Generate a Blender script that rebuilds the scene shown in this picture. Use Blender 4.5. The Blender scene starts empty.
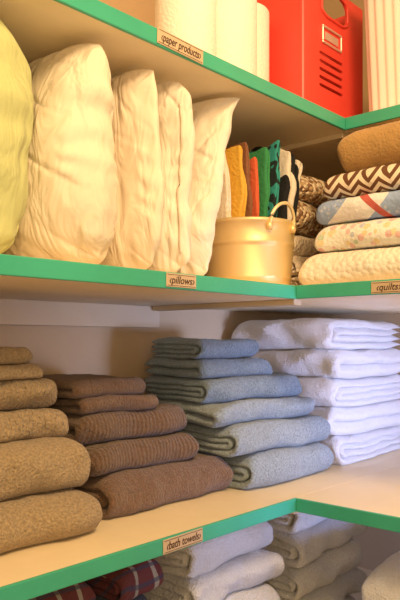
import bpy, bmesh, math, random
from mathutils import Vector, Matrix, noise
random.seed(4)
SC=1.4
sc=bpy.context.scene
sc.view_settings.view_transform='Standard'
COL=sc.collection

# ---------------------------------------------------------------- materials
def newmat(name,col,rough=.8,metal=0,bump=None,var=0.0,sheen=0.0,varscale=8):
    m=bpy.data.materials.new(name); m.use_nodes=True
    nt=m.node_tree; b=nt.nodes['Principled BSDF']
    b.inputs['Base Color'].default_value=(*col,1)
    b.inputs['Roughness'].default_value=rough
    b.inputs['Metallic'].default_value=metal
    if sheen: 
        b.inputs['Sheen Weight'].default_value=sheen
    tc=nt.nodes.new('ShaderNodeTexCoord')
    if var>0:
        n=nt.nodes.new('ShaderNodeTexNoise'); n.inputs['Scale'].default_value=varscale; n.inputs['Detail'].default_value=6
        nt.links.new(tc.outputs['Object'],n.inputs['Vector'])
        r=nt.nodes.new('ShaderNodeValToRGB')
        r.color_ramp.elements[0].position=.3; r.color_ramp.elements[1].position=.7
        r.color_ramp.elements[0].color=(*[c*(1-var) for c in col],1)
        r.color_ramp.elements[1].color=(*[min(1,c*(1+var)) for c in col],1)
        nt.links.new(n.outputs['Fac'],r.inputs['Fac']); nt.links.new(r.outputs['Color'],b.inputs['Base Color'])
    if bump:
        kind,scale,dist=bump
        if kind=='noise':
            t=nt.nodes.new('ShaderNodeTexNoise'); t.inputs['Scale'].default_value=scale; t.inputs['Detail'].default_value=4; out=t.outputs['Fac']
        else:
            t=nt.nodes.new('ShaderNodeTexVoronoi'); t.inputs['Scale'].default_value=scale; out=t.outputs['Distance']
        nt.links.new(tc.outputs['Object'],t.inputs['Vector'])
        bp=nt.nodes.new('ShaderNodeBump'); bp.inputs['Strength'].default_value=.8; bp.inputs['Distance'].default_value=dist
        nt.links.new(out,bp.inputs['Height']); nt.links.new(bp.outputs['Normal'],b.inputs['Normal'])
    return m
def math_node(nt,op,a,b=None,c=None):
    n=nt.nodes.new('ShaderNodeMath'); n.operation=op
    for i,v in enumerate((a,b,c)):
        if v is None: continue
        if isinstance(v,(int,float)): n.inputs[i].default_value=v
        else: nt.links.new(v,n.inputs[i])
    return n.outputs[0]
def mixcol(nt,fac,c1,c2):
    n=nt.nodes.new('ShaderNodeMix'); n.data_type='RGBA'
    if isinstance(fac,(int,float)): n.inputs[0].default_value=fac
    else: nt.links.new(fac,n.inputs[0])
    for i,c in ((6,c1),(7,c2)):
        if isinstance(c,tuple): n.inputs[i].default_value=(*c,1)
        else: nt.links.new(c,n.inputs[i])
    return n.outputs[2]
def xyz(nt):
    tc=nt.nodes.new('ShaderNodeTexCoord'); s=nt.nodes.new('ShaderNodeSeparateXYZ')
    nt.links.new(tc.outputs['Object'],s.inputs[0]); return tc,s.outputs[0],s.outputs[1],s.outputs[2]
def chain_bump(nt,b,height,dist,strength=.8):
    bp=nt.nodes.new('ShaderNodeBump'); bp.inputs['Strength'].default_value=strength; bp.inputs['Distance'].default_value=dist
    nt.links.new(height,bp.inputs['Height'])
    if b.inputs['Normal'].links: nt.links.new(b.inputs['Normal'].links[0].from_socket,bp.inputs['Normal'])
    nt.links.new(bp.outputs['Normal'],b.inputs['Normal'])

def towelmat(name,col,scale=240,dist=.011,var=.30,rib=None):
    m=newmat(name,col,.97,bump=('noise',scale,dist),var=var,sheen=.25,varscale=200)
    nt=m.node_tree; b=nt.nodes['Principled BSDF']
    tc,x,y,z=xyz(nt)
    n=nt.nodes.new('ShaderNodeTexNoise'); n.inputs['Scale'].default_value=45; n.inputs['Detail'].default_value=2
    nt.links.new(tc.outputs['Object'],n.inputs['Vector']); chain_bump(nt,b,n.outputs['Fac'],.008,.6)
    if rib:
        s=math_node(nt,'SINE',math_node(nt,'MULTIPLY',x,rib))
        chain_bump(nt,b,s,.0014,.7)
    return m
def clothmat(name,col):
    m=newmat(name,col,.88,bump=('noise',600,.0006),sheen=.08)
    nt=m.node_tree; b=nt.nodes['Principled BSDF']
    tc=nt.nodes.new('ShaderNodeTexCoord'); mp=nt.nodes.new('ShaderNodeMapping'); mp.inputs['Scale'].default_value=(1,1.3,.45); mp.inputs['Rotation'].default_value=(.35,0,0)
    nt.links.new(tc.outputs['Object'],mp.inputs['Vector'])
    n=nt.nodes.new('ShaderNodeTexNoise'); n.inputs['Scale'].default_value=13; n.inputs['Detail'].default_value=3; n.inputs['Distortion'].default_value=.8
    nt.links.new(mp.outputs[0],n.inputs['Vector'])
    chain_bump(nt,b,n.outputs['Fac'],.045,.5)
    return m
M={}
M['wall']=newmat('wall_paint',(.58,.43,.26),.8,bump=('noise',60,.001),var=.03)
M['shelf']=newmat('shelf_paint',(.92,.78,.54),.5,bump=('noise',90,.0006),var=.03)
M['edge']=newmat('green_edge_paint',(.055,.43,.29),.35,bump=('noise',40,.0008),var=.08)
M['batten']=newmat('batten_paint',(.66,.53,.35),.55,var=.04)
M['floor']=newmat('floor_wood',(.35,.22,.12),.5,var=.2)
M['ceil']=newmat('ceiling_paint',(.85,.8,.7),.9,var=.02)
M['tan']=towelmat('tan_terry',(.41,.30,.175))
M['tanrib']=towelmat('tan_terry_ribbed',(.40,.29,.17),rib=600)
M['brown']=towelmat('brown_terry',(.17,.092,.048))
M['brownrib']=towelmat('brown_terry_ribbed',(.155,.084,.043),rib=600)
M['blue']=towelmat('blue_grey_terry',(.30,.375,.435))
M['blued']=towelmat('blue_grey_terry_dark',(.195,.27,.34))
M['white']=towelmat('white_terry',(.92,.92,.95),var=.04)
M['greyw']=towelmat('grey_white_terry',(.72,.73,.75),var=.08)
M['pillow']=clothmat('cream_cotton',(.86,.76,.61))
M['pillow2']=clothmat('cream_cotton_light',(.88,.80,.68))
M['pillowg']=clothmat('pale_green_cotton',(.56,.59,.27))
M['seam']=newmat('zipper_seam',(.68,.56,.42),.7,var=.05)
M['gold']=newmat('gold_metal',(.88,.66,.32),.45,metal=.55,bump=('noise',20,.001))
M['wire']=newmat('handle_gold_wire',(.92,.74,.42),.4,metal=.4)
M['red']=newmat('red_enamel',(.80,.075,.055),.4,var=.03)
M['steel']=newmat('label_frame_metal',(.85,.72,.62),.35,metal=.5)
M['paper']=newmat('white_paper',(.92,.88,.82),.9,bump=('voro',140,.0015))
M['card']=newmat('label_card',(.60,.45,.30),.8,var=.05)
M['ink']=newmat('brown_ink',(.07,.03,.02),.8)
M['plastic']=newmat('white_plastic',(.88,.84,.78),.6)
M['cam']=newmat('camel_blanket',(.50,.29,.10),.95,bump=('noise',160,.004),var=.1,sheen=.2)
M['beige']=newmat('beige_fleece',(.86,.72,.56),.95,bump=('voro',110,.008),var=.05)
M['yellow']=newmat('yellow_cloth',(.78,.46,.06),.9,bump=('noise',120,.004))
M['orange']=newmat('orange_cloth',(.68,.13,.05),.9,bump=('noise',120,.004))
M['green']=newmat('green_cloth',(.04,.28,.10),.9,bump=('noise',120,.004))
M['rust']=newmat('brown_cloth',(.26,.11,.05),.9,bump=('noise',120,.004))
M['offw']=newmat('offwhite_cloth',(.85,.74,.58),.9,bump=('noise',120,.004))
M['dark']=newmat('dark_blue_cloth',(.05,.06,.09),.9,bump=('noise',150,.004),var=.3)

def patmat(name):
    m=bpy.data.materials.new(name); m.use_nodes=True; nt=m.node_tree; b=nt.nodes['Principled BSDF']; b.inputs['Roughness'].default_value=.92
    tc=nt.nodes.new('ShaderNodeTexCoord')
    n=nt.nodes.new('ShaderNodeTexNoise'); n.inputs['Scale'].default_value=120; nt.links.new(tc.outputs['Object'],n.inputs['Vector'])
    bp=nt.nodes.new('ShaderNodeBump'); bp.inputs['Distance'].default_value=.004; bp.inputs['Strength'].default_value=.7
    nt.links.new(n.outputs['Fac'],bp.inputs['Height']); nt.links.new(bp.outputs['Normal'],b.inputs['Normal'])
    return m,nt,b
# chevron
m,nt,b=patmat('chevron_weave'); tc,x,y,z=xyz(nt)
tri=math_node(nt,'PINGPONG',y,.026)
v=math_node(nt,'ADD',math_node(nt,'SUBTRACT',z,math_node(nt,'MULTIPLY',x,.8)),math_node(nt,'MULTIPLY',tri,1.1))
st=math_node(nt,'GREATER_THAN',math_node(nt,'MODULO',math_node(nt,'ADD',v,10),.028),.014)
nt.links.new(mixcol(nt,st,(.15,.06,.028),(.84,.72,.56)),b.inputs['Base Color']); M['chev']=m
# blue patchwork
m,nt,b=patmat('blue_patchwork'); tc,x,y,z=xyz(nt)
dg=math_node(nt,'ADD',y,math_node(nt,'MULTIPLY',math_node(nt,'SUBTRACT',z,x),.9))
a1=math_node(nt,'GREATER_THAN',math_node(nt,'MODULO',math_node(nt,'ADD',dg,10.03),.26),.15)
a2=math_node(nt,'LESS_THAN',math_node(nt,'MODULO',math_node(nt,'ADD',math_node(nt,'SUBTRACT',y,math_node(nt,'MULTIPLY',z,1.0)),10.08),.50),.022)
v2=nt.nodes.new('ShaderNodeTexVoronoi'); v2.inputs['Scale'].default_value=70; nt.links.new(tc.outputs['Object'],v2.inputs['Vector'])
dots=math_node(nt,'MULTIPLY',math_node(nt,'LESS_THAN',v2.outputs['Distance'],.28),.45)
c=mixcol(nt,dots,(.33,.44,.72),(.80,.80,.84)); c=mixcol(nt,a1,c,(.84,.82,.84)); c=mixcol(nt,a2,c,(.55,.12,.10))
nt.links.new(c,b.inputs['Base Color']); M['patch']=m
# floral
m,nt,b=patmat('floral_print'); tc,x,y,z=xyz(nt)
vo=nt.nodes.new('ShaderNodeTexVoronoi'); vo.inputs['Scale'].default_value=46; nt.links.new(tc.outputs['Object'],vo.inputs['Vector'])
r=nt.nodes.new('ShaderNodeValToRGB'); r.color_ramp.interpolation='CONSTANT'
els=[(0,(.75,.34,.34)),(.25,(.36,.52,.32)),(.45,(.8,.60,.25)),(.65,(.38,.45,.68)),(.82,(.78,.42,.46))]
r.color_ramp.elements[0].color=(*els[0][1],1); r.color_ramp.elements[1].position=els[1][0]; r.color_ramp.elements[1].color=(*els[1][1],1)
for p,cc in els[2:]:
    e=r.color_ramp.elements.new(p); e.color=(*cc,1)
sep=nt.nodes.new('ShaderNodeSeparateColor'); nt.links.new(vo.outputs['Color'],sep.inputs[0]); nt.links.new(sep.outputs[0],r.inputs['Fac'])
d=math_node(nt,'LESS_THAN',vo.outputs['Distance'],.40)
nt.links.new(mixcol(nt,math_node(nt,'MULTIPLY',d,.65),(.86,.84,.78),r.outputs['Color']),b.inputs['Base Color']); M['floral']=m
# cream quilt
m,nt,b=patmat('cream_quilting'); tc,x,y,z=xyz(nt)
b.inputs['Base Color'].default_value=(.88,.80,.69,1)
vo=nt.nodes.new('ShaderNodeTexVoronoi'); vo.inputs['Scale'].default_value=70; nt.links.new(tc.outputs['Object'],vo.inputs['Vector'])
bp=nt.nodes.new('ShaderNodeBump'); bp.inputs['Distance'].default_value=.006; bp.inputs['Strength'].default_value=.8; bp.invert=True
nt.links.new(vo.outputs['Distance'],bp.inputs['Height']); nt.links.new(bp.outputs['Normal'],b.inputs['Normal']); M['cquilt']=m
# tweed knit
m,nt,b=patmat('brown_tweed_knit'); tc,x,y,z=xyz(nt)
vo=nt.nodes.new('ShaderNodeTexVoronoi'); vo.inputs['Scale'].default_value=100; nt.links.new(tc.outputs['Object'],vo.inputs['Vector'])
sep=nt.nodes.new('ShaderNodeSeparateColor'); nt.links.new(vo.outputs['Color'],sep.inputs[0])
r=nt.nodes.new('ShaderNodeValToRGB'); r.color_ramp.interpolation='CONSTANT'
r.color_ramp.elements[0].color=(.28,.15,.08,1); r.color_ramp.elements[1].position=.35; r.color_ramp.elements[1].color=(.60,.40,.22,1)
e=r.color_ramp.elements.new(.65); e.color=(.85,.70,.50,1)
nt.links.new(sep.outputs[0],r.inputs['Fac']); nt.links.new(r.outputs['Color'],b.inputs['Base Color'])
bp=nt.nodes.new('ShaderNodeBump'); bp.inputs['Distance'].default_value=.008; bp.invert=True; nt.links.new(vo.outputs['Distance'],bp.inputs['Height']); nt.links.new(bp.outputs['Normal'],b.inputs['Normal']); M['tweed']=m
def wavepat(name,c1,c2,scale,thr,dist):
    m,nt,b=patmat(name); tc,x,y,z=xyz(nt)
    w=nt.nodes.new('ShaderNodeTexWave'); w.inputs['Scale'].default_value=scale; w.inputs['Distortion'].default_value=dist; w.inputs['Detail'].default_value=1
    nt.links.new(tc.outputs['Object'],w.inputs['Vector'])
    nt.links.new(mixcol(nt,math_node(nt,'GREATER_THAN',w.outputs['Fac'],thr),c1,c2),b.inputs['Base Color']); return m
M['teal']=wavepat('teal_print',(.01,.02,.02),(.03,.30,.28),22,.45,9)
M['zebra']=wavepat('black_white_print',(.01,.01,.012),(.78,.70,.60),5,.80,4)
# plaid
m,nt,b=patmat('plaid_weave'); tc,x,y,z=xyz(nt)
p1=math_node(nt,'GREATER_THAN',math_node(nt,'MODULO',math_node(nt,'ADD',x,10),.05),.040)
p2=math_node(nt,'GREATER_THAN',math_node(nt,'MODULO',math_node(nt,'ADD',math_node(nt,'ADD',y,z),10),.045),.034)
c=mixcol(nt,p1,(.13,.035,.04),(.32,.30,.27)); c=mixcol(nt,math_node(nt,'MULTIPLY',p2,.7),c,(.04,.05,.10))
nt.links.new(c,b.inputs['Base Color']); M['plaid']=m

# ---------------------------------------------------------------- helpers
def link(o,parent=None):
    COL.objects.link(o)
    if parent: o.parent=parent
    return o
def empty(name):
    o=bpy.data.objects.new(name,None); o.empty_display_size=.05; return link(o)
def mesh_obj(name,verts,faces,mat,parent=None,smooth=True):
    me=bpy.data.meshes.new(name); me.from_pydata([tuple(v) for v in verts],[],faces); me.update()
    bm=bmesh.new(); bm.from_mesh(me); bmesh.ops.recalc_face_normals(bm,faces=bm.faces); bm.to_mesh(me); bm.free()
    if smooth:
        me.polygons.foreach_set('use_smooth',[True]*len(me.polygons))
    me.materials.append(mat)
    return link(bpy.data.objects.new(name,me),parent)
def box(name,lo,hi,mat,parent=None,bev=0.0015,seg=2):
    bm=bmesh.new(); bmesh.ops.create_cube(bm,size=1)
    for v in bm.verts:
        v.co=Vector([lo[i]+(v.co[i]+.5)*(hi[i]-lo[i]) for i in range(3)])
    if bev>0: bmesh.ops.bevel(bm,geom=list(bm.edges),offset=bev,segments=seg,profile=.5,affect='EDGES')
    me=bpy.data.meshes.new(name); bm.to_mesh(me); bm.free(); me.materials.append(mat)
    return link(bpy.data.objects.new(name,me),parent)

def nz(p,s=0): return noise.noise(Vector((p[0]+s,p[1]+s*1.7,p[2]-s*.6)))

def ribbon(path,th,L,nx,endr):
    n=len(path); T=[]
    for i in range(n):
        p0=path[max(0,i-1)]; p1=path[min(n-1,i+1)]
        d=Vector((p1[0]-p0[0],p1[1]-p0[1])).normalized(); T.append((-d.y,d.x))
    xs=[(endr*(1-math.cos(math.pi/2*k/4)),max(.3,math.sin(math.pi/2*k/4))) for k in range(5)]
    mid=[(endr+(L-2*endr)*k/nx,1) for k in range(1,nx)]
    allx=xs+mid+[(L-a,b) for a,b in reversed(xs)]
    verts=[];m=None
    EF=[.35,.8,.97]
    for X,f in allx:
        ring=[]
        for i,(a,z) in enumerate(path):
            ef=EF[i] if i<3 else (EF[n-1-i] if i>n-4 else 1.0)
            h=th/2*f*ef; ring.append((X,a+T[i][0]*h,z+T[i][1]*h))
        for i in range(n-1,-1,-1):
            a,z=path[i]; ef=EF[i] if i<3 else (EF[n-1-i] if i>n-4 else 1.0)
            h=th/2*f*ef; ring.append((X,a-T[i][0]*h,z-T[i][1]*h))
        m=len(ring); verts+=ring
    faces=[]
    nr=len(allx)
    for r in range(nr-1):
        for j in range(m):
            faces.append((r*m+j,r*m+(j+1)%m,(r+1)*m+(j+1)%m,(r+1)*m+j))
    for off in (0,(nr-1)*m):
        for j in range(n-1):
            faces.append((off+j,off+j+1,off+m-2-j,off+m-1-j))
    return verts,faces

def upath(a0,zc,r,D,nose,ns=16,nl=16):
    pts=[]
    for k in range(nl): pts.append((D+(a0-D)*k/nl,zc+r))
    for k in range(ns+1):
        t=math.pi/2+math.pi*k/ns
        pts.append((a0+math.cos(t)*nose,zc+r*math.sin(t)))
    for k in range(1,nl+1): pts.append((a0+(D-a0)*k/nl,zc-r))
    return pts

def folded(name,L,D,h,mat,M4,parent=None,layers=2,zbase=None,amp=.006,seed=0,own=.0035,nx=64,fuzz=.0009):
    verts=[];faces=[]
    zc=h/2; lt=h/(2*layers)
    for k in range(layers):
        r=h/2-lt*(k+.5)
        nose=max(r*1.0,.002)
        a0=h*.50+.004*k
        pth=upath(a0,zc,r,D-random.uniform(0,.012),nose)
        v,f=ribbon(pth,lt*1.0,L-random.uniform(0,.010),nx,min(lt*.6,.014))
        off=len(verts); verts+=v; faces+=[tuple(i+off for i in q) for q in f]
    out=[]
    sk=random.uniform(-.012,.012)
    for v in verts:
        p=Vector(v)
        fr=max(0,1-p.y/(h*1.2)) 
        n1=nz((p.x*14,p.z*20,p.y*8),seed*3.1+5); n2=nz((p.x*30,p.y*26,p.z*30),seed*1.3+50)
        n3=nz((p.x*110,p.y*110,p.z*110),seed*2.3)
        p.y+= n1*own*2.6*fr + n2*own*.6 + sk*(p.z/h-.5)*fr
        p.x+= n1*own*.8 + nz((p.y*22,p.z*40,1),seed+3)*own*1.2
        e=min(p.x,L-p.x); 
        if e<h*.6: p.z-= (p.z/h)*h*.16*(1-max(0,e)/(h*.6))**2
        p.z+= n2*own*.5*(p.z/h)
        p.z+= n3*fuzz; p.y+=nz((p.x*100,p.y*100,p.z*100),seed+77)*fuzz
        q=M4@p
        w=1.0
        if zbase is not None: w=min(1,max(0,(q.z-zbase)/.05))
        q.z+= amp*w*nz((q.x*9,q.y*9,q.z*3),7)
        q.x+= amp*.7*nz((q.x*6,q.y*6,q.z*12),21)
        q.y+= amp*.7*nz((q.x*6,q.y*6,q.z*12),33)
        if zbase is not None and q.z<zbase+.0004: q.z=zbase+.0004
        out.append(q)
    return mesh_obj(name,out,faces,mat,parent)

def front(x0,y0,z0,yaw=0):
    return Matrix.Translation((x0,y0,z0))@Matrix.Rotation(math.radians(yaw),4,'Z')
def side(x0,y1,z0,yaw=0):
    return Matrix.Translation((x0,y1,z0))@Matrix.Rotation(math.radians(-90+yaw),4,'Z')

# ---------------------------------------------------------------- room
WY,WX=1.04,1.66
ZT,ZM,ZL,ZB=.421,.094,-.270,-.62
XE,XET,YE=.961,1.125,.653
TH=.021
box('wall_back',(-.7,WY,-1.0),(WX+.06,WY+.06,1.05),M['wall'],bev=0)
box('wall_right',(WX,-.7,-1.0),(WX+.06,WY,1.05),M['wall'],bev=0)
box('floor',(-.7,-.7,-1.04),(WX+.06,WY+.06,-1.0),M['floor'],bev=0)
box('ceiling',(-.7,-.7,1.05),(WX+.06,WY+.06,1.09),M['ceil'],bev=0)

def shelf(z,xe):
    S=empty('corner_shelf')
    et=.006
    box('board_left',(-.6,YE+et,z-TH),(WX,WY,z),M['shelf'],S,.001)
    box('board_right',(xe+et,-.55,z-TH),(WX,YE+et-.0006,z),M['shelf'],S,.001)
    box('edge_left',(-.6,YE,z-TH-.001),(xe+et,YE+et-.0005,z+.001),M['edge'],S,.0015)
    box('edge_right',(xe,-.55,z-TH-.001),(xe+et-.0005,YE,z+.001),M['edge'],S,.0015)
    box('batten_cross',(xe+.012,YE+.012,z-TH-.010),(xe+.035,WY-.02,z-TH-.0003),M['batten'],S,.001)
    box('cleat_back',(-.6,WY-.018,z-TH-.045),(xe+.035,WY-.0005,z-TH-.0003),M['batten'],S,.001)
    return S
for z,xe in ((ZT,XET),(ZM,XE),(ZL,XE),(ZB,XE)): shelf(z,xe)

# ---------------------------------------------------------------- labels
def label(text,loc,w,h,facing,tilt=0):
    E=empty('shelf_label')
    R=Matrix.Translation(loc)@(Matrix.Rotation(math.radians(-90),4,'Z') if facing=='X' else Matrix.Identity(4))@Matrix.Rotation(math.radians(tilt),4,'Y')
    c=box('card',(-w/2,-.0012,-h/2),(w/2,0,h/2),M['card'],E,.0004,1); c.data.transform(R)
    for i,(lo,hi) in enumerate((((-w/2+.002,-.0016,h/2-.0024),(w/2-.002,-.0011,h/2-.0018)),((-w/2+.002,-.0016,-h/2+.0018),(w/2-.002,-.0011,-h/2+.0024)))):
        b=box('border_%d'%i,lo,hi,M['ink'],E,0); b.data.transform(R)
    cu=bpy.data.curves.new('lettering','FONT'); cu.body=text; cu.size=h*.78; cu.align_x='CENTER'; cu.align_y='CENTER'; cu.shear=.25; cu.extrude=.0002; cu.offset=.0001
    t=bpy.data.objects.new('tmp',cu); COL.objects.link(t)
    bpy.context.view_layer.update()
    me=bpy.data.meshes.new_from_object(t.evaluated_get(bpy.context.evaluated_depsgraph_get()))
    bpy.data.objects.remove(t)
    me.transform(Matrix.Rotation(math.radians(90),4,'X'))
    wx=max(v.co.x for v in me.vertices)-min(v.co.x for v in me.vertices)
    s=min(1.0,(w*.86)/wx); me.transform(Matrix.Diagonal((s,1,1,1)))
    me.transform(R@Matrix.Translation((0,-.0016,0)))
    me.materials.clear(); me.materials.append(M['ink'])
    link(bpy.data.objects.new('lettering',me),E)
label('\u2039paper products\u203a',(.677,YE-.0004,ZT-.010),.092,.021,'Y',1.5)
label('\u2039pillows\u203a',(.678,YE-.0004,ZM-.010),.060,.019,'Y')
label('\u2039bath towels\u203a',(.682,YE-.0004,ZL-.010),.080,.020,'Y',-1)
label('\u2039quilts\u203a',(XE-.0004,.482,ZM-.011),.058,.019,'X')

# ---------------------------------------------------------------- lower shelf towel stacks
def stack(name,rows,zb,orient='Y',amp=.006,own=.0045):
    S=empty(name)
    for i,(a0,a1,y0,D,z0,z1,mat,lay) in enumerate(rows):
        yaw=random.uniform(-1.5,1.5)
        if orient=='Y': mt=front(a0,y0,z0,yaw); L=a1-a0
        else: mt=side(y0,a1,z0,yaw); L=a1-a0
        folded('towel_%d'%(i+1),L,D,(z1-z0)*1.0,M[mat],mt,S,layers=lay,zbase=zb,amp=amp,seed=i+len(name),own=own)
    return S
stack('tan_towel_stack',[
 (.28,.612,.735,.26,-.270,-.208,'tan',2),(.28,.610,.742,.26,-.208,-.138,'tan',2),
 (.28,.590,.790,.22,-.138,-.098,'tanrib',1),(.28,.590,.795,.22,-.098,-.054,'tanrib',1),
 (.28,.558,.800,.18,-.054,-.034,'tan',1),(.28,.550,.805,.18,-.034,-.010,'tan',1)],ZL,own=.006)
stack('brown_towel_stack',[
 (.648,.938,.768,.24,-.270,-.206,'brown',2),(.640,.878,.788,.22,-.206,-.160,'brownrib',1),
 (.627,.874,.810,.20,-.160,-.113,'brownrib',1),(.630,.795,.815,.18,-.113,-.088,'brown',1),(.620,.778,.820,.18,-.088,-.060,'brown',1)],ZL,own=.006)
stack('blue_towel_stack',[
 (.948,1.214,.726,.27,-.270,-.205,'blue',2),(.908,1.210,.736,.27,-.205,-.152,'blue',2),
 (.888,1.195,.762,.20,-.152,-.112,'blue',1),(.888,1.18,.785,.18,-.112,-.068,'blued',2),
 (.888,1.10,.800,.16,-.068,-.034,'blued',1),(.898,1.09,.815,.14,-.034,.004,'blued',2)],ZL,own=.006)
stack('white_towel_stack',[
 (.742,1.010,1.25,.37,-.270,-.208,'white',2),(.745,1.010,1.245,.37,-.208,-.145,'white',1),(.75,1.010,1.24,.37,-.145,-.082,'white',2),
 (.745,1.010,1.240,.37,-.082,-.018,'white',1),(.755,1.012,1.220,.37,-.018,.050,'white',2)],ZL,'X',own=.007)

# ---------------------------------------------------------------- bottom shelf contents
def column(name,x0,x1,y0,D,ztop,h,mats,lay=2,orient='Y'):
    S=empty(name); n=int(round((ztop-ZB)/h)); h=(ztop-ZB)/n
    for i in range(n):
        j=random.uniform(-.010,.010)
        mt=front(x0+j,y0+abs(j),ZB+i*h,random.uniform(-3,3)) if orient=='Y' else side(y0+j,x1,ZB+i*h,random.uniform(-2,2))
        folded('towel_%d'%(i+1),x1-x0,D,h,M[mats[i%len(mats)]],mt,S,layers=lay,zbase=ZB,amp=.010,seed=i+len(name)*3,nx=40,own=.008)
column('plaid_blanket_stack',.28,.585,.715,.28,-.322,.06,['plaid'])
column('dark_blanket_stack',.637,.722,.73,.26,-.335,.05,['dark','plaid'])
column('grey_towel_stack',.785,1.02,.72,.28,-.325,.059,['greyw'])
column('grey_towel_stack',1.08,1.33,.715,.27,-.312,.062,['greyw'])

# ---------------------------------------------------------------- quilts
def quilt(name,y0,y1,x0,D,z0,z1,mat,lay=2,amp=.004,seed=1):
    return folded(name,y1-y0,D,z1-z0-.001,M[mat],side(x0,y1,z0,0),None,layers=lay,zbase=ZM,amp=amp,seed=seed,own=.003,fuzz=.0006)
quilt('cream_quilt',.28,.668,.985,.36,ZM+.0004,.152,'cquilt',1,seed=2)
quilt('floral_quilt',.30,.645,1.0,.34,.154,.200,'floral',1,seed=3)
quilt('blue_patchwork_quilt',.29,.642,1.0,.34,.202,.242,'patch',1,seed=4)
quilt('chevron_blanket',.30,.628,1.005,.33,.244,.288,'chev',1,seed=5)
quilt('camel_blanket',.30,.612,1.012,.30,.290,.362,'cam',1,seed=6)
for i,(z0,z1) in enumerate(((ZM+.0004,.125),(.125,.165),(.165,.204))):
    folded('beige_blanket',.20,.24,z1-z0-.001,M['beige'],front(1.060,.708+.006*i,z0,2*i-2),None,layers=2,zbase=ZM,seed=9+i,own=.005)
S=empty('tweed_throw')
folded('lower_fold',.20,.22,.062,M['tweed'],front(1.062,.715,.212,3),S,layers=1,zbase=ZM,seed=14,own=.008,amp=.006)
folded('upper_fold',.17,.20,.052,M['tweed'],front(1.075,.725,.276,-4),S,layers=1,zbase=ZM,seed=16,own=.008,amp=.006)

# ---------------------------------------------------------------- pillows
def pillow(name,x0,x1,y0,y1,z0,z1,mat,seed,lean=0,yaw=0,ear=0.0,wr=1.0,es=5.0,et=4.5,zipper=False):
    N=110; verts=[];idx={}
    T=(x1-x0)/2; A=(y1-y0)/2; B=(z1-z0)/2; cx=(x0+x1)/2; cy=(y0+y1)/2; cz=(z0+z1)/2
    faces=[]
    def P(s,t,sgn):
        m=(abs(s)**7+abs(t)**7)**(1/7) if (s or t) else 1
        mx=max(abs(s),abs(t)); q=(mx/m) if m>0 else 1
        k0=1-(1-q)*.9*mx**2
        ys=s*k0; zs=t*k0
        ys*=1-.03*math.cos(t*4+seed)*abs(s)**2
        k=((1-abs(s)**es)*(1-abs(t)**et)); th=max(0,k)**.5
        th*=1+.20*(-t)*(1-abs(t)**2)
        y=ys*A; z=zs*B; x=sgn*T*th
        edge=min(1,th*1.8)
        wv=nz((y*8,z*4.5,sgn*2),seed)*.016
        g=max(0,min(1,.6+2.2*nz((y*4,z*4,sgn),seed+90)))
        a=nz((y*13+z*6,z*4-y*3,sgn*3),seed+20); wv-=max(0,1-abs(a)/.14)**2*.0040*g
        a=nz((y*9-z*11,z*5,sgn*3),seed+31); wv-=max(0,1-abs(a)/.12)**2*.0038*g
        wv+=nz((y*22,z*16,sgn*3),seed+44)*.0022
        x+=sgn*wv*wr*edge
        c=max(abs(s),abs(t)); pf=max(0,(c-.82)/.18)
        x+=sgn*pf*(1-pf)*4*.0018*math.sin((math.atan2(t,s))*26+6*nz((s*2,t*2,0),seed))*wr
        pu=nz((s*5,t*5,0),seed+40)*.008
        y+=pu*abs(s)**4; z+=pu*abs(t)**4*.3
        x+=nz((y*4,z*6,0),seed+60)*.020*wr*(1-abs(t)**6)
        if ear and t>0 and s<0: 
            e=(max(0,t)**3)*(max(0,-s)**3); y-=ear*e*.5; x+=ear*e; z+=.012*e
        z=max(-B,min(B,z))
        x+=lean*(z+B)
        return Vector((x,y,z))
    for sgn in (1,-1):
        for i in range(N+1):
            for j in range(N+1):
                s=-1+2*i/N; t=-1+2*j/N
                s=math.sin(s*math.pi/2)*.75+s*.25; t=math.sin(t*math.pi/2)*.75+t*.25
                if sgn==-1 and (i in(0,N) or j in (0,N)): idx[(sgn,i,j)]=idx[(1,i,j)]; continue
                idx[(sgn,i,j)]=len(verts); verts.append(P(s,t,sgn))
        for i in range(N):
            for j in range(N):
                faces.append((idx[(sgn,i,j)],idx[(sgn,i+1,j)],idx[(sgn,i+1,j+1)],idx[(sgn,i,j+1)]))
    R=Matrix.Translation((cx,cy,cz))@Matrix.Rotation(math.radians(yaw),4,'Z')
    out=[]
    for v in verts:
        q=R@v; q.z=min(max(q.z,z0),z1); out.append(q)
    if not zipper: return mesh_obj(name,out,faces,mat)
    E=empty(name); mesh_obj('cushion',out,faces,mat,E)
    pts=[R@(P(-.95,-.80+1.5*k/60,-1)+Vector((-.0010,-.0010,0))) for k in range(61)]
    tube('zip_seam',pts,.0014,M['seam'],E,n=6)
    return E
def lathe(name,prof,c,mat,parent,ox=1.0,oy=1.0,n=64):
    verts=[];faces=[]
    for (r,z) in prof:
        for k in range(n):
            a=2*math.pi*k/n; verts.append((c[0]+r*ox*math.cos(a),c[1]+r*oy*math.sin(a),c[2]+z))
    for i in range(len(prof)-1):
        for k in range(n): faces.append((i*n+k,i*n+(k+1)%n,(i+1)*n+(k+1)%n,(i+1)*n+k))
    return mesh_obj(name,verts,faces,mat,parent)
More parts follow.
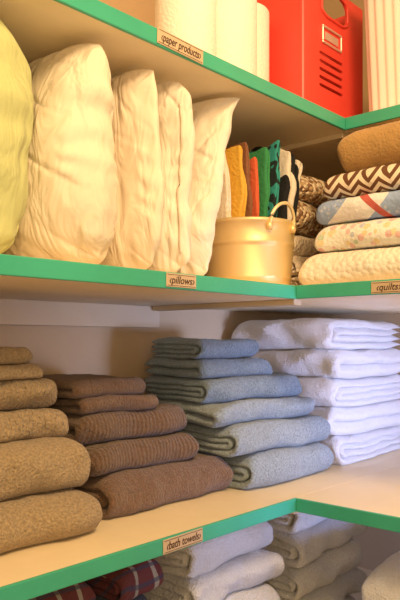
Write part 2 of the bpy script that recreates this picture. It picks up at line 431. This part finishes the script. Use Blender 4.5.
def tube(name,pts,r,mat,parent,n=10,closed=False):
    verts=[];faces=[];m=len(pts); pts=[Vector(p) for p in pts]
    for i,p in enumerate(pts):
        d=(pts[(i+1)%m if closed else min(i+1,m-1)]-pts[(i-1)%m if closed else max(i-1,0)]).normalized()
        u=d.orthogonal() if abs(d.z)>.95 else d.cross(Vector((0,0,1))); u.normalize(); w=d.cross(u)
        for k in range(n):
            a=2*math.pi*k/n; verts.append(p+u*r*math.cos(a)+w*r*math.sin(a))
    for i in range(m if closed else m-1):
        for k in range(n): faces.append((i*n+k,i*n+(k+1)%n,((i+1)%m)*n+(k+1)%n,((i+1)%m)*n+k))
    if not closed: faces.append(tuple(range(n))); faces.append(tuple(range((m-1)*n,m*n)))
    return mesh_obj(name,verts,faces,mat,parent)
zb=ZM+.0015; zt=.397
pillow('green_pillow',.350,.484,.69,.99,zb,zt,M['pillowg'],3,wr=.9)
pillow('cream_pillow',.496,.622,.670,.995,zb,zt-.002,M['pillow'],11,wr=1.0)
pillow('cream_pillow',.630,.684,.675,.99,zb,zt-.004,M['pillow'],17,wr=.8,et=3.4)
pillow('cream_pillow',.690,.750,.68,.99,zb,zt-.002,M['pillow2'],26,wr=.8,et=3.4,zipper=True)
pillow('white_pillow',.753,.812,.685,.985,zb,zt-.004,M['pillow2'],35,lean=.11,ear=.03,wr=.8,et=3)

# ---------------------------------------------------------------- gold tub
TC=(.956,.752,ZM+.0006)
tub=empty('gold_metal_tub')
prof=[(0,.0),(.073,.0),(.075,.002),(.0762,.012),(.0772,.0135),(.0774,.017),(.0767,.019),(.0805,.066),(.0807,.070),
      (.0825,.072),(.0828,.075),(.0825,.078),(.0813,.080),(.0835,.106),
      (.0860,.108),(.0870,.111),(.0860,.114),(.083,.114),(.0815,.108),(.077,.06),(.071,.004),(0,.004)]
lathe('body',prof,TC,M['gold'],tub)
for nm,ang in (('handle_right',-97),('handle_left',83)):
    a=math.radians(ang); r=Vector((math.cos(a),math.sin(a),0)); tn=Vector((-math.sin(a),math.cos(a),0))
    c=Vector(TC)+r*.0865+Vector((0,0,.106)); pts=[]
    for k in range(29):
        b=-.15+(math.pi+.3)*k/28
        pts.append(c+tn*math.cos(b)*.029+Vector((0,0,1))*(math.sin(b)*.032+.002)+r*(.000-.004*abs(math.cos(b))+.004*max(0,math.sin(b))))
    tube(nm,pts,.0030,M['wire'],tub)
    for s in (-1,1):
        q=c+tn*s*.029-r*.007-Vector((0,0,.006)); lathe(nm+'_ear',[(0,-.007),(.005,-.007),(.0065,0),(.005,.007),(0,.007)],q,M['gold'],tub,n=16)
LN=empty('folded_table_linens')
def standing(name,xc,w,y0,y1,z0,z1,mat,seed,tilt=0,lay=2,own=.005):
    L=y1-y0; D=z1-z0
    R=Matrix(((0,0,1,0),(1,0,0,0),(0,-1,0,0),(0,0,0,1)))
    mt=Matrix.Translation((xc,y0,z0))@Matrix.Rotation(math.radians(tilt),4,'Y')@Matrix.Translation((0,0,D))@R
    return folded(name,L,D,w,M[mat],mt,LN,layers=lay,amp=.006,seed=seed,own=own,nx=30)
zz=ZM+.008
standing('cream_napkin',.900,.013,.740,.79,zz,.345,'offw',1,-7,1,.007)
standing('yellow_napkin',.912,.013,.726,.79,zz,.330,'yellow',2,-4,1,.007)
standing('brown_napkin',.924,.010,.722,.79,zz,.348,'rust',12,-3,1,.006)
standing('orange_napkin',.933,.012,.715,.79,zz,.318,'orange',3,-2,1,.006)
standing('green_napkin',.945,.012,.708,.79,zz,.340,'green',4,1,1,.007)
standing('teal_tablecloth',.958,.018,.702,.80,zz,.350,'teal',5,3,1,.007)
standing('black_and_white_tablecloth',.976,.028,.695,.80,zz,.368,'zebra',6,8,1,.009)
standing('black_and_white_runner',1.001,.018,.708,.80,zz,.352,'zebra',8,12,1,.008)

# ---------------------------------------------------------------- top shelf
for x in (.795,.903,1.0):
    E=empty('paper_towel_roll'); c=(x,.755 if x<.99 else .80,ZT+.001)
    R=.050; lathe('sheets',[(.018,0),(R-.002,0),(R,.003),(R,.197),(R-.002,.2),(.018,.2)],c,M['paper'],E,n=56)
    lathe('core',[(.0175,-.0),(.0185,-.0),(.0185,.202),(.0165,.202),(.0165,0),(.0175,0)],c,M['card'],E,n=32)
rb=empty('red_metal_file_box')
bx0,bx1,by0,by1,bz0,bz1=1.062,1.292,.705,.98,ZT+.001,.705
b=box('body',(bx0,by0,bz0),(bx1,by1,bz1),M['red'],rb,.006,3)
def cutter(lo,hi,bev):
    return box('cut',lo,hi,M['red'],None,bev,3)
cuts=[cutter((bx0+.004,by0+.004,bz0+.004),(bx1-.004,by1-.004,bz1+.05),0)]
cuts.append(cutter((1.125,by0-.02,.636),(1.222,by0+.03,.690),.024))
for k in range(5): cuts.append(cutter((1.118,by0-.02,.556-.0155*k),(1.205,by0+.03,.5625-.0155*k),.003))
for k in range(4): cuts.append(cutter((bx0-.02,.80,.556-.0155*k),(bx0+.03,.88,.5625-.0155*k),.003))
for c in cuts:
    md=b.modifiers.new('b','BOOLEAN'); md.object=c; md.operation='DIFFERENCE'; md.solver='EXACT'
bpy.context.view_layer.update()
me=bpy.data.meshes.new_from_object(b.evaluated_get(bpy.context.evaluated_depsgraph_get()))
b.modifiers.clear(); b.data=me
for c in cuts: bpy.data.objects.remove(c)
tube('hand_hole_rim',[(1.1735+.0485*max(-1,min(1,1.25*math.cos(t))) ,by0-.001,.663+.027*max(-1,min(1,1.15*math.sin(t)))) for t in [2*math.pi*k/40 for k in range(40)]],.003,M['red'],rb,closed=True)
lx0,lx1,lz0,lz1=1.125,1.197,.580,.615
for nm,lo,hi in (('frame_top',(lx0,by0-.004,lz1-.004),(lx1,by0-.0002,lz1)),('frame_bottom',(lx0,by0-.004,lz0),(lx1,by0-.0002,lz0+.004)),
                 ('frame_left',(lx0,by0-.004,lz0+.004),(lx0+.004,by0-.0002,lz1-.004)),('frame_right',(lx1-.004,by0-.004,lz0+.004),(lx1,by0-.0002,lz1-.004))):
    box(nm,lo,hi,M['steel'],rb,.001,1)
box('label_insert',(lx0+.012,by0-.0015,lz0+.010),(lx1-.012,by0-.0002,lz1-.010),M['steel'],rb,0)

wb=empty('white_ribbed_basket')
verts=[];faces=[]; n=480; levels=[(0,.0),(.006,.0),(.02,.0),(.25,.0),(.262,.004),(.268,.004),(.27,0)]
def rrect(a):
    c,s=math.cos(a),math.sin(a); p=9.0
    k=(abs(c)**p+abs(s)**p)**(-1/p); return c*k,s*k
cx,cy=1.310,.477; hx,hy=.15,.172
for z,e in levels:
    for k in range(n):
        a=2*math.pi*k/n; X,Y=rrect(a)
        rib=.0018*math.cos((Y*hy if abs(X)>abs(Y) else X*hx)/.0030) if .01<z<.255 else 0
        s=.94+.06*z/.27
        verts.append((cx+X*(hx*s+rib+e),cy+Y*(hy*s+rib+e),ZT+.001+z))
for z in (.27,.02):
    for k in range(n):
        a=2*math.pi*k/n; X,Y=rrect(a); s=.94+.06*z/.27
        verts.append((cx+X*(hx*s-.007),cy+Y*(hy*s-.007),ZT+.001+z))
nl=len(levels)+2
for i in range(nl-1):
    for k in range(n): faces.append((i*n+k,i*n+(k+1)%n,(i+1)*n+(k+1)%n,(i+1)*n+k))
faces.append(tuple(range(n))); faces.append(tuple(range((nl-1)*n,nl*n)))
mesh_obj('body',verts,faces,M['plastic'],wb)

S=empty('white_blanket_stack')
for i,(z0,z1) in enumerate(((ZB,-.54),(-.54,-.46),(-.46,-.375))):
    folded('blanket_%d'%(i+1),.34,.3,z1-z0,M['white'],side(1.0+.006*i,.56,z0,0),S,layers=2,zbase=ZB,amp=.012,seed=30+i,own=.006)

# ---------------------------------------------------------------- scale to real size
for me in set(o.data for o in COL.objects if o.type=='MESH'): me.transform(Matrix.Scale(SC,4))

# ---------------------------------------------------------------- lights
def area(name,loc,target,size,energy,col,spread=180):
    l=bpy.data.lights.new(name,'AREA'); l.size=size*SC; l.energy=energy; l.color=col; l.spread=math.radians(spread)
    o=bpy.data.objects.new(name,l); link(o); o.location=Vector(loc)*SC
    o.rotation_euler=(Vector(target)-Vector(loc)).to_track_quat('-Z','Y').to_euler(); return o
area('warm_ceiling_lamp',(.35,-.25,.90),(.8,.8,.0),.30,32,(1,.68,.34))
area('warm_front_fill',(-.30,-.45,.12),(.95,.8,.32),.4,13,(1,.66,.31))  # added low fill from the front, brightens shelf undersides and upper wall
area('window_daylight',(1.10,-.55,-.25),(1.36,.8,-.20),.30,10,(.44,.54,1),62)
w=bpy.data.worlds.new('World'); sc.world=w; w.use_nodes=True
w.node_tree.nodes['Background'].inputs[0].default_value=(1,.76,.52,1); w.node_tree.nodes['Background'].inputs[1].default_value=.37

# ---------------------------------------------------------------- camera
cd=bpy.data.cameras.new('camera'); cam=bpy.data.objects.new('camera',cd); link(cam)
cd.sensor_fit='VERTICAL'; cd.sensor_height=36; cd.lens=673/600*36; cd.shift_y=41/600; cd.clip_start=.01
th=math.radians(42.3)
cam.location=(0,0,0); cam.rotation_euler=Vector((math.cos(th),math.sin(th),0)).to_track_quat('-Z','Y').to_euler()
sc.camera=cam
